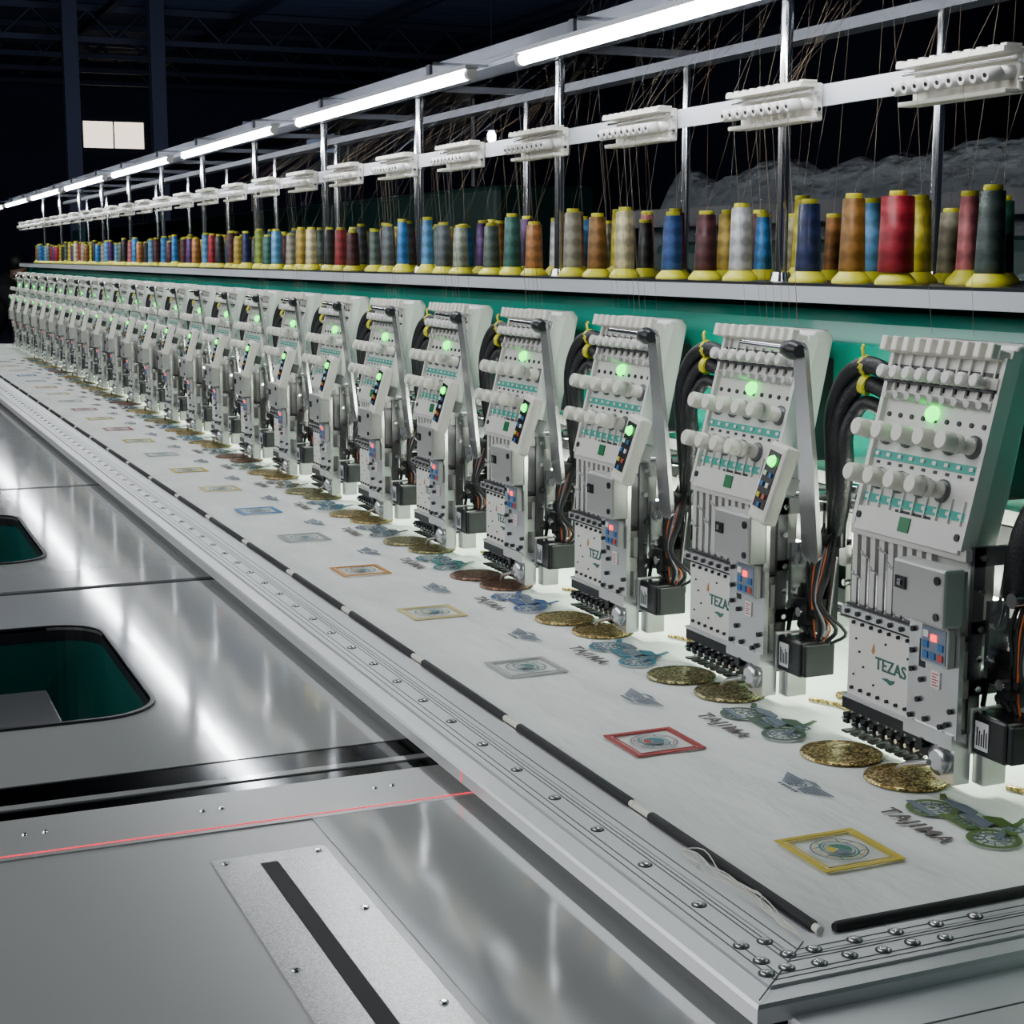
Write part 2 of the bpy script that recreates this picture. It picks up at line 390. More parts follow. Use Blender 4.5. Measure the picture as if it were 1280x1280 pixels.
def guide_proto():
    r=empty('thread_guide')
    MB().box(-.004,.008,-.088,.088,-.026,.020).build('back_plate','cream',r,bevel=.003)
    b=MB().box(-.026,-.004,-.089,.089,.0145,.020)
    for k in range(10): y=-.086+k*.0191; b.box(-.024,-.004,y-.0045,y+.0045,.020,.0225)
    b.build('upper_tray','cream',r)
    MB().box(-.022,-.004,-.089,.089,-.0265,-.0215).build('lower_tray','cream',r,bevel=.001)
    for k in range(9):
        y=-.0765+k*.0191
        MB().prof((-.004,y,-.004),(-.038,y,-.009),[(0,.0075),(.35,.0075),(.38,.005),(.48,.005),(.5,.0082),(.9,.0082),(1,.006)],12).cyl((-.038,y,-.009),(-.0385,y,-.0092),.0028,n=8,mi=1).build('peg',['white','dark'],r)
    MB().cyl((-.014,-.092,.009),(-.014,.092,.009),.002,n=6).build('rod','chrome',r)
    for z in (.006,-.012): MB().prof((-.002,-.088,z),(-.002,-.094,z),[(0,.004),(1,.003)],8).build('screw','chrome',r)
    return r
gp=guide_proto(); gj=None
for k in range(NH):
    if k==0: o=gp
    elif k<14: o=copy_tree(gp)
    else:
        gj=gj or joined(gp,'thread_guide'); o=link('thread_guide',gj)
    o.location=(1.128,1.423+S*k,ZC+.737)
    tag(o,'cream plastic thread guide with nine pegs, %s from the right on the rail'%ordn(k+1),'thread guide','thread guides along the silver rail')

# ------------------------------------------------------------------ thread cones
COL={'dark teal grey':(.06,.09,.08),'red':(.30,.008,.02),'golden brown':(.26,.12,.02),'navy blue':(.010,.02,.09),'silver grey':(.5,.5,.52),
'maroon brown':(.07,.015,.018),'deep blue':(.02,.07,.24),'cream':(.60,.53,.30),'bronze brown':(.22,.10,.02),'beige grey':(.30,.28,.21),
'orange brown':(.36,.14,.03),'sea green':(.035,.13,.11),'grey green':(.09,.13,.11),'light grey green':(.30,.35,.28),'slate grey':(.09,.11,.12),
'light blue':(.10,.30,.55),'pink':(.46,.12,.13),'beige':(.34,.30,.2),'yellow':(.62,.53,.03),'bright blue':(.02,.18,.48),'gold':(.42,.28,.04),
'lime green':(.24,.34,.04),'dark green':(.01,.08,.04),'purple':(.07,.02,.12),'black':(.015,.015,.017)}
def thread_mat(n,c):
    m=bpy.data.materials.new('thread_'+n.replace(' ','_')); m.use_nodes=True; nt=m.node_tree; b=nt.nodes['Principled BSDF']
    N=nt.nodes.new; Lk=nt.links.new
    tc=N('ShaderNodeTexCoord'); sp=N('ShaderNodeSeparateXYZ'); Lk(tc.outputs['Object'],sp.inputs[0])
    at=N('ShaderNodeMath'); at.operation='ARCTAN2'; Lk(sp.outputs[1],at.inputs[0]); Lk(sp.outputs[0],at.inputs[1])
    def wave(sg):
        a=N('ShaderNodeMath'); a.operation='MULTIPLY'; a.inputs[1].default_value=2; Lk(at.outputs[0],a.inputs[0])
        z=N('ShaderNodeMath'); z.operation='MULTIPLY_ADD'; z.inputs[1].default_value=sg*140; Lk(sp.outputs[2],z.inputs[0]); Lk(a.outputs[0],z.inputs[2])
        s=N('ShaderNodeMath'); s.operation='SINE'; Lk(z.outputs[0],s.inputs[0]); return s
    w1,w2=wave(1),wave(-1)
    mx=N('ShaderNodeMath'); mx.operation='MULTIPLY'; Lk(w1.outputs[0],mx.inputs[0]); Lk(w2.outputs[0],mx.inputs[1])
    rp=N('ShaderNodeValToRGB'); rp.color_ramp.elements[0].position=.25; rp.color_ramp.elements[1].position=.75
    mr=N('ShaderNodeMath'); mr.operation='MULTIPLY_ADD'; mr.inputs[1].default_value=.5; mr.inputs[2].default_value=.5; Lk(mx.outputs[0],mr.inputs[0])
    rp.color_ramp.elements[0].color=(*[x*.72 for x in c],1); rp.color_ramp.elements[1].color=(*[min(1,x*1.4+.015) for x in c],1)  # diamond sheen of the crossed winding painted into the colour
    Lk(mr.outputs[0],rp.inputs[0]); Lk(rp.outputs[0],b.inputs['Base Color']); b.inputs['Roughness'].default_value=.34
    # fine wound filament relief
    fz=N('ShaderNodeMath'); fz.operation='MULTIPLY'; fz.inputs[1].default_value=4200; Lk(sp.outputs[2],fz.inputs[0])
    fs_=N('ShaderNodeMath'); fs_.operation='SINE'; Lk(fz.outputs[0],fs_.inputs[0])
    ad=N('ShaderNodeMath'); ad.operation='MULTIPLY_ADD'; ad.inputs[1].default_value=.25; Lk(fs_.outputs[0],ad.inputs[0]); Lk(mx.outputs[0],ad.inputs[2])
    bp=N('ShaderNodeBump'); bp.inputs['Strength'].default_value=.5; bp.inputs['Distance'].default_value=.0008
    Lk(ad.outputs[0],bp.inputs['Height']); Lk(bp.outputs[0],b.inputs['Normal'])
    return m
TM={n:thread_mat(n,c) for n,c in COL.items()}
core=MB().prof((0,0,0),(0,0,.112),[(0,.0252),(.03,.0252),(.06,.023),(.13,.016),(.18,.011),(.93,.009),(.96,.0112),(1,.0102)],20).mesh('cone_core',['yellow'])
WIND={}
def wind(n,kind):
    k=(n,kind)
    if k not in WIND:
        R={'n':(.0168,.0140),'f':(.0218,.0200),'t':(.0135,.0108)}[kind]
        b=MB().prof((0,0,.014),(0,0,.1055),[(0,R[0]*.93),(.015,R[0]),(.985,R[1]),(1,R[1]*.93)],24)
        WIND[k]=b.mesh('thread_winding',[TM[n]])
    return WIND[k]
front=['dark teal grey','red','golden brown','navy blue','silver grey','maroon brown','deep blue','cream','bronze brown','beige grey','orange brown','sea green','grey green','light grey green','slate grey','light blue','bright blue','slate grey','grey green','maroon brown','red','black','cream','gold','beige grey','light blue','sea green','lime green','navy blue','gold']
mid=['pink','yellow','light blue','yellow','bright blue','gold','red','black','yellow','pink','silver grey','dark green','bronze brown','purple','bright blue','grey green']
rear=['dark green','beige','yellow','orange brown','cream','maroon brown','dark teal grey','red','pink','beige','light blue','gold','purple']
far=['red','dark green','gold','light blue','maroon brown','yellow','orange brown','purple','grey green','deep blue','pink','beige','slate grey','bronze brown','bright blue','black','cream']
joinc={}
def row(name,X,offs,cols,minY):
    n=0; prev=None
    for j in range(-1,25):
        for q in range(3):
            y=1.628+offs+S*j+.1*q
            if y/X<minY or y>10.3: continue
            if n<len(cols): c=cols[n]
            else:
                c=random.choice(far)
                while c==prev: c=random.choice(far)
            prev=c; kind='f' if (c=='red' and n==1) else random.choice('nnt') if name!='front' else random.choice('nnnt') if n>4 else 'n'
            n+=1
            loc=(X,y+random.uniform(-.005,.005),ZC+ZS)
            if y<6.2:
                r=empty('thread_cone',loc)
                link('core',core,r); link('winding',wind(c,kind),r)
                if y<4.6:
                    k=max(0,round((y-1.423)/S)); ey=1.423+S*k-.0765+random.randrange(9)*.0191
                    high=y<2.75
                    top=Vector((random.uniform(1.30,1.36)-X, random.uniform(-.05,.05), random.uniform(.56,.60) if high else .405))
                    e=Vector((1.092-X, ey-loc[1], .225))
                    hd=Vector((1.098-X, Y0+S*k+(ey-1.423-S*k)*.9-loc[1], -.05))
                    b=MB(); b.tube([(0,0,.111),top],.00022,3); b.tube([top,e],.00022,3); b.tube([e,(e+hd)/2+Vector((0,random.uniform(-.004,.004),0)),hd],.00022,3)
                    b.build('loose_thread',random.choice(('thr0','thr1','thr0','thr2')),r)
            else:
                if (c,kind) not in joinc:
                    t=empty('tmp'); link('core',core,t); link('winding',wind(c,kind),t); joinc[(c,kind)]=joined(t,'thread_cone')
                    for ch in KIDS[t.name]: bpy.data.objects.remove(ch)
                    KIDS.pop(t.name); bpy.data.objects.remove(t)
                r=link('thread_cone',joinc[(c,kind)],None,loc)
            r.scale[2]=1.0 if name=='front' and n<4 else random.uniform(.84,1.06)
            tag(r,'%s thread on a yellow cone, %s from the right in the %s row'%(c,ordn(n),name),'thread cone','thread cones in the %s row of the rack'%name)
row('front',1.20,0,front,1.15)
row('middle',1.27,-.045,mid,1.16)
row('rear',1.345,-.01,rear,1.17)

# ------------------------------------------------------------------ embroidery head
TP=frame((0,-1,0),(.239,0,.971),(-.971,0,.239),(0,0,.25))
TF=frame((0,-1,0),(0,0,1),(-1,0,0),(0,0,0))
def head_proto():
    r=empty('embroidery_head')
    MB().prism([(.010,.235),(.056,.449),(.062,.457),(.080,.459),(.088,.449),(.058,.30),(.040,.235),(.036,.19),(.022,.19)],-.090,.090,'y').build('casing','panel',r,bevel=.003)
    MB().box(.056,.121,-.045,.045,.29,.42).build('mounting_block','dark',r,bevel=.003)
    b=MB(TP).box(-.096,.096,-.006,.209,-.012,0)
    b.box(-.096,-.090,0,.2,0,.006).box(.090,.096,0,.2,0,.006).box(-.09,.09,-.004,.022,0,.005)
    for k in range(9):
        a=-.08+k*.02; b.box(a-.0012,a+.0012,.155,.2,0,.004).box(a-.001,a+.001,.024,.05,0,.003).cyl((a,.128,0),(a,.128,.002),.0028,n=8,mi=1)
        b.box(a-.0035,a+.0035,.158,.164,0,.0007,1).box(a-.003,a+.003,.072,.0755,0,.0007,1)
    for a in (-.085,.085): b.cyl((a,.012,.004),(a,.012,.007),.004,n=8,mi=1)
    b.box(-.03,.03,.0235,.0265,0,.0008,1)
    b.build('tension_panel',['white','dark'],r)
    b=MB(TP).box(-.096,.092,.196,.207,0,.014)
    for k in range(10): a=-.092+k*.0198; b.box(a-.006,a+.004,.196,.212,.012,.022)
    b.build('upper_comb','cream',r,bevel=.001,seg=1)
    MB(TP).box(-.092,.092,.166,.178,0,.008).box(-.092,.092,.163,.166,.0,.010,1).box(-.092,.092,.178,.184,0,.002,1).build('roller_bar',['cream','dark'],r)
    for k in range(8):
        a=-.082+k*.0225
        MB(TP).prof((a,.172,.004),(a,.172,.026),[(0,.007),(.3,.007),(.35,.005),(.6,.005),(.65,.0075),(.95,.0075),(1,.006)],10).build('guide_roller','white',r)
    b=MB(TP).box(-.088,.088,.146,.153,0,.006)
    for k in range(9): a=-.08+k*.02; b.prof((a,.148,.004),(a,.148,.014),[(0,.005),(1,.004)],8)
    b.build('middle_comb','panel',r)
    MB(TP).prof((-.004,.134,0),(-.004,.134,.010),[(0,.0088),(.5,.0088),(.85,.006),(1,.003)],16).build('status_light','led',r)
    for row_,(bb,n,a0,st) in enumerate(((.106,5,-.075,.0365),(.056,4,-.070,.0365))):
        for k in range(n):
            a=a0+k*st
            o=MB(TP).prof((a,bb,.003),(a,bb,.045),[(0,.0090),(.30,.0090),(.32,.0055),(.40,.0055),(.42,.0104),(.60,.0104),(.61,.0092),(.66,.0092),(.67,.0104),(.96,.0100),(1,.0088)],16).build('tension_knob','cream',r)
            MB(TP).prof((a,bb,0),(a,bb,.0045),[(0,.0125),(.6,.0125),(1,.0105)],16).build('tension_disc','mid',o)
    for bb in (.083,.034):
        b=MB(TP).box(-.088,.088,bb-.005,bb+.004,0,.0022)
        for k in range(9): a=-.08+k*.02; b.box(a-.004,a+.002,bb-.002,bb+.002,.0022,.0038,1)
        b.build('contact_strip',['tealstrip','white'],r)
    MB(TP).box(-.012,.006,.004,.020,.005,.0065).build('indicator_window','greenwin',r)
    # needle case with narrow vertical slots
    b=MB(TF).box(-.1,.1,.15,.25,-.035,-.012)
    for k in range(9): a=-.098+k*.0165; b.box(a-.0045,a+.0045,.155,.248,-.012,-.003)
    for k in range(8): a=-.0897+k*.0165; b.box(a-.0036,a+.0036,.158,.238,-.0121,-.0112,1)
    b.box(-.1,.1,.240,.252,-.012,.002)
    b.build('needle_case',['panel','dark'],r)
    for k in range(8):
        a=-.0897+k*.0165; h=.19+.005*((k*5)%8)
        MB(TF).box(a-.0012,a+.0012,.160,h,-.010,-.004).tube([(a,h-.002,-.006),(a,h+.004,.004),(a,h+.008,.006)],.0016,6).build('take_up_lever','chrome',r)
    b=MB(TF).box(-.102,.1,.147,.157,-.012,.010).box(-.102,.1,.1575,.1595,-.012,.004,1).box(-.102,.04,.1435,.1465,-.012,.006,1)
    for k in range(7): a=-.09+k*.02; b.cyl((a,.152,.01),(a,.152,.0125),.003,n=8,mi=1)
    b.build('guide_bar',['steel','dark'],r)
    b=MB(TF).box(-.1,.1,.05,.147,-.02,0)
    for k in range(8):
        a=-.09+k*.0165; b.cyl((a,.138,0),(a,.138,.003),.0022,n=8,mi=1); b.cyl((a,.062,0),(a,.062,.003),.0022,n=8,mi=1)
    for a,q in ((-.085,.12),(-.07,.09),(-.088,.078),(-.03,.125),(.01,.118),(.03,.095),(.025,.075),(-.05,.074),(-.078,.106)): b.cyl((a,q,0),(a,q,.0015),.0013,n=6,mi=1)
    fp=b.build('front_plate',['white','dark'],r)
    link('lettering',text_mesh('TEZAS',.0195,TF@Matrix.Translation((-.020,.100,.0006)),'text_green',off=.012),fp)
    MB(TF).prism([(-.0555,.111),(-.0525,.109),(-.050,.113),(-.0515,.121),(-.054,.116)],.0,.0008).build('logo_flame','text_or',fp)
    MB(TF).prism([(-.036,.0855),(-.026,.0875),(-.020,.0865),(-.012,.088),(-.014,.084),(-.020,.081),(-.026,.0835)],.0,.0008).build('logo_leaf','text_green',fp)
    MB(TF).box(-.103,.1,.036,.05,-.018,.004).box(-.103,.1,.050,.0535,-.018,.006,1).build('clamp_bar',['dark','steel'],r)
    for k in range(9):
        a=-.092+k*.0165
        b=MB(TF).cyl((a,.02,-.004),(a,.07,-.004),.003,n=8).box(a-.0045,a+.0045,.02,.032,-.01,.007,1).cyl((a,.004,-.004),(a,.021,-.004),.0009,n=6).cyl((a+.002,.027,.007),(a+.002,.027,.012),.0025,n=8)
        b.box(a-.005,a+.005,.009,.0115,-.012,.008,1).box(a-.003,a+.003,.0115,.022,-.013,-.010,1)
        b.build('needle_bar',['chrome','dark'],r)
    # attachment
    b=MB(TF).box(.042,.124,.062,.175,.018,.024).box(.042,.124,.17,.236,.018,.026).box(.05,.07,.1,.12,.0,.018).box(.09,.11,.1,.12,.0,.018)
    for a,q in ((.05,.07),(.075,.072),(.1,.07),(.05,.163),(.05,.12),(.062,.09),(.115,.09),(.05,.14),(.11,.075),(.066,.112)): b.cyl((a,q,.024),(a,q,.0275),.0032,n=8,mi=1)
    b.box(.06,.07,.125,.155,.024,.0245,1)
    at=b.build('attachment_plate',['steel','dark'],r)
    MB(TF).box(.044,.128,.180,.240,.024,.050).build('attachment_box','grey',r,bevel=.003)
    MB(TF).box(.051,.068,.210,.223,.050,.0522).box(.056,.062,.2135,.2195,.0522,.0535,1).build('sensor_port',['blackg','chrome'],at)
    MB(TF).cyl((.118,.228,.050),(.118,.228,.052),.0045,n=12).build('sensor_port','blackg',at)
    MB(TF).cyl((.118,.191,.050),(.118,.191,.052),.004,n=12).build('sensor_port','blackg',at)
    cp=MB(TF).box(.074,.118,.135,.177,.024,.034).build('control_display','grey',r,bevel=.002)
    MB(TF).box(.077,.115,.138,.174,.034,.0348).build('display_face','disp',cp)
    for a,q,m in ((.080,.141,'blue'),(.092,.141,'blue'),(.104,.141,'redkey'),(.080,.152,'blue'),(.104,.152,'blue'),(.080,.163,'whitel')):
        MB(TF).box(a,a+.008,q,q+.007,.0348,.0362).build('key',m,cp)
    MB(TF).box(.092,.101,.160,.167,.0348,.0362).build('digits','red',cp)
    b=MB(TF).box(.082,.096,.108,.126,.024,.0255)
    for k in range(5): b.box(.084,.094-(k%2)*.003,.1105+.003*k,.1117+.003*k,.0255,.026,1)
    b.build('label_sticker',['whitel','redkey'],at)
    b=MB(TF).box(.04,.12,.05,.066,.0,.026).box(.085,.118,.012,.05,.0,.020).prof((.100,.035,.020),(.100,.035,.030),[(0,.016),(.7,.016),(1,.010)],18)
    b.tube([(.09,.03,.03),(.06,.02,.034),(.04,.008,.03)],.0035,8).box(.06,.085,.03,.05,.0,.018,1).cyl((.07,.045,.018),(.07,.045,.028),.006,n=10,mi=1)
    b.build('attachment_foot',['steel','dark'],r)
    mo=MB(TF).box(.122,.172,.046,.090,-.044,.002).build('stepper_motor','blackg',r,bevel=.003)
    MB(TF).box(.115,.122,.044,.092,-.046,.004).build('motor_flange','alu',mo,bevel=.002)
    MB(TF).box(.172,.180,.048,.088,-.042,.0).build('motor_end','dark',mo,bevel=.002)
    MB(TF).box(.116,.134,.012,.046,-.034,-.004).build('motor_foot','steel',mo,bevel=.002)
    b=MB(TF).box(.127,.147,.053,.082,.002,.0028)
    for k in range(5): b.box(.130+.0035*k,.1315+.0035*k,.057,.076-(k%3)*.003,.0028,.0033,1)
    b.build('motor_label',['whitel','blackg'],mo)
    # open side frame between this head and its neighbour: bars, plates, springs and screws
    b=MB(TF).box(.098,.104,.06,.255,-.020,-.006).box(.098,.104,.06,.255,-.085,-.070).box(.098,.104,.235,.255,-.085,-.006).box(.098,.104,.10,.116,-.085,-.006).box(.098,.104,.165,.178,-.085,-.006)
    b.box(.104,.186,.236,.252,-.098,-.090).box(.104,.186,.105,.118,-.098,-.090).box(.172,.184,.105,.252,-.098,-.088,2).box(.128,.140,.118,.236,-.096,-.090,2)
    for q in (.075,.108,.14,.171,.21,.245): b.cyl((.104,q,-.013),(.110,q,-.013),.0035,n=8,mi=1)
    for a,q in ((.12,.244),(.145,.244),(.177,.244),(.178,.18),(.178,.13),(.12,.111),(.155,.111),(.134,.15),(.134,.20)): b.cyl((a,q,-.090),(a,q,-.083),.0042,n=8,mi=1)
    b.cyl((.156,.13,-.088),(.156,.215,-.088),.0085,n=12,mi=2).cyl((.156,.215,-.088),(.156,.236,-.088),.003,n=8,mi=1)
    for k in range(7): b.cyl((.118,.13+k*.010,-.06),(.118,.134+k*.010,-.06),.007,n=10,mi=1)
    b.cyl((.118,.12,-.06),(.118,.21,-.06),.003,n=8,mi=1)
    b.build('side_frame',['mid','chrome','steel'],r)
    # lever arm: flat steel bar with rounded ends
    p0=Vector((.158,.436,.004)); p1=Vector((.142,.19,-.030)); d=(p1-p0).normalized(); ex=Vector((1,0,0)); ex=(ex-d*ex.dot(d)).normalized(); nz=ex.cross(d)
    TA=frame(ex,d,nz,p0); L=(p1-p0).length
    outl=[(.0125*math.cos(w),.0125*math.sin(w)) for w in [math.pi+math.pi*i/10 for i in range(11)]]+[(.018,L*.5),(.018,L)]+[(.018*math.cos(w),L+.015*math.sin(w)) for w in [math.pi*i/10 for i in range(1,10)]]+[(-.018,L),(-.014,L*.5)]
    b=MB(TF@TA).prism(outl,-.003,.003)
    for q in (.0,L*.45,L*.62,L): b.prof((0,q,.003),(0,q,.008),[(0,.0065),(.6,.0065),(1,.004)],10,1)
    b.box(-.004,.004,L*.68,L*.9,.003,.0036,1)
    la=b.build('lever_arm',['steel','dark'],r)
    MB(TF).prof((.168,.438,.012),(.125,.440,.006),[(0,.008),(.2,.011),(.5,.012),(.8,.010),(1,.006)],14).build('arm_joint','dark',la)
    MB(TF).cyl((.128,.440,.006),(.03,.442,.006),.0042,n=10).build('arm_shaft','chrome',la)
    b=MB(TF).box(.116,.142,.10,.205,-.070,-.056).box(.112,.132,.090,.150,-.056,-.035).box(.130,.150,.105,.135,-.056,-.02).cyl((.104,.205,-.050),(.158,.205,-.050),.011,n=14).cyl((.10,.12,-.03),(.158,.12,-.03),.008,n=12)
    b.cyl((.157,.20,-.06),(.157,.26,-.06),.007,n=12)
    b.tube([(.150,.26,-.06),(.150,.10,-.05)],.004,8).tube([(.102,.24,-.05),(.108,.08,-.02)],.003,6)
    b.cyl((.138,.205,-.040),(.138,.205,-.026),.008,n=12,mi=1).cyl((.124,.157,-.056),(.124,.157,-.046),.006,n=10,mi=1).cyl((.122,.10,-.035),(.122,.10,-.028),.005,n=10,mi=1).cyl((.140,.12,-.02),(.140,.12,-.014),.006,n=10,mi=1).tube([(.120,.25,-.045),(.120,.175,-.028)],.003,8,1).tube([(.165,.19,-.05),(.165,.10,-.04)],.003,8,1)
    b.box(.108,.114,.12,.20,-.045,-.020,2).cyl((.114,.18,-.03),(.120,.18,-.03),.010,n=14,mi=2).cyl((.114,.14,-.03),(.119,.14,-.03),.007,n=14,mi=1)
    b.build('linkage',['dark','chrome','steel'],r)
    MB(TF).tube([(.11,.262,-.02),(.165,.268,-.055)],.005,8).prof((.185,.27,-.065),(.162,.27,-.052),[(0,.01),(1,.012)],12).prof((.156,.266,-.045),(.144,.265,-.038),[(0,.011),(1,.01)],12).build('linkage_joint','chrome',r)
    KP=TF@Matrix.Translation((.152,.286,.042))@Matrix.Rotation(math.radians(-14),4,'X')@Matrix.Rotation(math.radians(-9),4,'Z')
    kp=MB(KP).box(-.020,.020,-.050,.046,-.020,0).build('keypad','cream',r,bevel=.004)
    MB(KP).box(-.0125,.0125,-.034,.036,0,.0012).build('keypad_face','blackg',kp)
    MB(KP).box(-.006,.006,-.01,.01,-.040,-.020).build('keypad_bracket','dark',kp)
    MB(KP).prof((0,.024,.001),(0,.024,.006),[(0,.0075),(1,.005)],14).build('keypad_light','led',kp)
    for q,(a,bb,m) in enumerate(((-.006,.008,'whitel'),(.006,.008,'blue'),(-.006,-.005,'blue'),(.006,-.005,'whitel'),(-.006,-.019,'yellow'),(.006,-.019,'redkey'),(0,-.030,'blue'))):
        MB(KP).box(a-.0028,a+.0028,bb-.0028,bb+.0028,.0012,.0028).build('key',m,kp)
    # cables looping over from the neighbouring head
    for i in range(3):
        z=-.022*i; dy=-.013*i
        pts=catmull([(.090,-.285,.37+z),(.062,-.255,.408+z),(.050,-.218,.424+z),(.042,-.186+dy*.6,.408+z),(.036,-.170+dy,.365+z*.6),(.040,-.168+dy,.305),(.050,-.158+dy*.6,.25),(.062,-.142,.20)],5)
        MB().tube(pts,(.0105,.0100,.009)[i],10).build('cable','braid',r)
    for i in range(2):
        p=Vector((.050-.002*i,-.212-.004*i,.423-.022*i)); c=MB(); c.prof(p+Vector((.001,-.004,-.001)),p+Vector((-.001,.004,.001)),[(0,.0120),(1,.0120)],12); c.tube([p+Vector((-.004,0,.010)),p+Vector((-.006,0,.020)),p+Vector((-.001,.005,.023))],.002,6)
        c.build('cable_tie','yellow',r)
    for i,(m,dy,rr) in enumerate((('orange',0,.0013),('redkey',.006,.0011),('black',-.008,.0032),('black',.014,.0026),('thr1',-.012,.0012),('black',-.024,.0028),('black',.004,.003),('black',-.034,.0022),('orange',-.018,.0011))):
        pts=catmull([(.055,-.140+dy*.5,.225),(.03,-.150+dy,.18),(.022+.3*dy,-.158+dy,.14),(.03,-.150+dy*2,.11),(.03,-.155+dy,.090)],4)
        MB().tube(pts,rr,5).build('wire',m,r)
    MB().box(.045,.075,-.07,.07,.184,.189).build('work_light','worklight',r)
    return r
hp=head_proto()
hj=None
for k in range(1,NH):
    if k==1: o=hp
    elif k<16: o=copy_tree(hp)
    else:
        hj=hj or joined(hp,'embroidery_head'); o=link('embroidery_head',hj)
    o.location=(1.05,Y0+S*k,ZC)
    tag(o,'white embroidery head with green lamp, keypad and steel lever, %s from the right'%ordn(k+1),'embroidery head','embroidery heads side by side along the teal beam')
o=copy_tree(hp,skip=('lever_arm','keypad','linkage_joint','cable','cable_tie'))
o.location=(1.05,Y0,ZC); tag(o,'nearest white embroidery head, without lever arm or hanging keypad','embroidery head','embroidery heads side by side along the teal beam')
for i in range(2):
    pts=catmull([(.10,-.28,.36-.03*i),(.07,-.20,.34-.03*i),(.045,-.155,.30-.02*i),(.04,-.135,.25),(.045,-.128,.205)],6)
    MB().tube(pts,.017-.004*i,12).build('cable','braid',o)

# ------------------------------------------------------------------ cloth with motifs
cl=empty('embroidered_cloth',(0,0,ZC)); tag(cl,'long white cloth stretched under the heads with rows of embroidered motifs','cloth')
vs=[];fs=[]; nx,ny=50,480
for j in range(ny+1):
    for i in range(nx+1):
        x=.716+(1.42-.716)*i/nx; y=1.04+(10.62-1.04)*j/ny
        z=-.0024+.0014*noise.noise(Vector((x*9,y*6,0)))+.0008*noise.noise(Vector((x*20+y*8,y*14,4)))
        vs.append((x,y,z))
for j in range(ny):
    for i in range(nx): a=j*(nx+1)+i; fs.append((a,a+1,a+nx+2,a+nx+1))
MB().add(vs,fs,0,True).build('fabric','cloth',cl)
SQ=[('yellow',(.55,.42,.02)),('red',(.34,.012,.02)),('pale grey',(.36,.37,.35)),('cream',(.58,.50,.2)),('orange',(.52,.22,.02)),('grey',(.30,.32,.32)),('blue',(.02,.17,.42)),('cream',(.58,.50,.2)),('yellow',(.55,.42,.02)),('grey',(.30,.32,.32)),('gold',(.5,.4,.05)),('red',(.34,.03,.03))]
sqm={n:mat('motif_'+n.replace(' ','_'),c,.5,bump=((500,900,1),.6,.001)) for n,c in SQ}
inner=[mat('motif_inner_green',(.02,.16,.12),.5),mat('motif_inner_teal',(.03,.18,.19),.5)]
TC=frame((0,-1,0),(1,0,0),(0,0,1),(0,0,.0002))
def square_mesh(m,inn):
    b=MB(TC); h=.0435
    for (w0,w1) in ((h,h-.0058),(h-.0085,h-.0095)):
        z0,z1=-.0003,.0006
        b.box(-w0,w0,w1,w0,z0,z1).box(-w0,w0,-w0,-w1,z0,z1).box(-w0,-w1,-w1,w1,z0,z1).box(w1,w0,-w1,w1,z0,z1)
    b.ring(0,0,.0255,.0275,.0005,40,2); b.ring(0,0,.0228,.0240,.0006,40,0)
    b.ring(0,0,.0195,.0215,.0007,40,1,ky=.80); b.ring(0,0,.0165,.0178,.0008,36,2,ky=.80)
    for sx in (-1,1):
        for sy in (-1,1): b.ring(sx*.019,sy*.019,.0075,.0092,.0006,14,2,math.atan2(-sy,-sx)-1.2,math.atan2(-sy,-sx)+1.2)
    b.ring(0,0,.0008,.0120,.0009,24,1,.6,3.7); b.ring(0,0,.003,.0120,.0009,24,0,3.75,5.2); b.ring(0,0,.003,.0120,.0009,24,2,5.25,6.85); b.disc(.002,.001,.0030,.0010,12,2)
    return b.mesh('embroidered_square',[m,inn,M['gthread']])
bikecols=[(.07,.13,.02),(.05,.09,.06),(.02,.13,.19),(.03,.07,.22),(.02,.15,.14),(.06,.08,.10),(.02,.13,.18),(.13,.10,.02)]
def bike_mesh(c):
    m=mat('bike_motif',c,.5,bump=((700,500,1),.8,.001)); m2=M['gthread']; b=MB(TC@Matrix.Scale(1.3,4))
    for a in (-.036,.036):
        b.ring(a,-.014,.0150,.020,.0005,28,0); b.ring(a,-.014,.011,.0122,.0006,24,0); b.ring(a,-.014,.006,.0078,.0006,20,1); b.disc(a,-.014,.0028,.0007,12,0)
        for k in range(10): w=math.pi/5*k; b.obox((a+.012*math.cos(w),-.014+.012*math.sin(w),.0003),(math.cos(w),math.sin(w),0),(-math.sin(w),math.cos(w),0),(0,0,1),.0045,.0005,.0003,1)
    z0,z1=.0001,.0009
    b.prism([(-.022,-.018),(.012,-.020),(.016,-.010),(-.018,-.006)],z0,z1)
    b.prism([(-.016,-.003),(.016,-.006),(.010,.008),(-.012,.006)],z0,z1,mi=1)
    for k in range(4): b.box(-.010+.006*k,-.008+.006*k,-.016,-.008,z1,z1+.0003,1)
    b.prism([(-.05,.008),(-.03,.014),(-.014,.012),(-.01,.004),(-.034,.002)],z0,z1+.0001,mi=1)
    b.prism([(-.006,.010),(.004,.020),(.018,.018),(.022,.008),(.006,.006)],z0,z1+.0002)
    b.prism([(.018,.012),(.024,.014),(.040,-.012),(.035,-.014)],z0,z1,mi=1)
    b.prism([(.016,.024),(.010,.034),(.014,.036),(.024,.018),(.020,.012)],z0,z1)
    b.prism([(-.058,-.022),(-.02,-.026),(-.02,-.021),(-.056,-.017)],z0,z1,mi=1)
    b.prism([(.024,.006),(.034,.010),(.040,.004),(.030,.0)],z0,z1+.0001)
    b.prism([(-.05,.004),(-.06,.012),(-.058,.016),(-.044,.008)],z0,z1)
    b.ring(.030,.012,.003,.006,.001,14,1)
    return b.mesh('embroidered_motorbike',[m,m2])
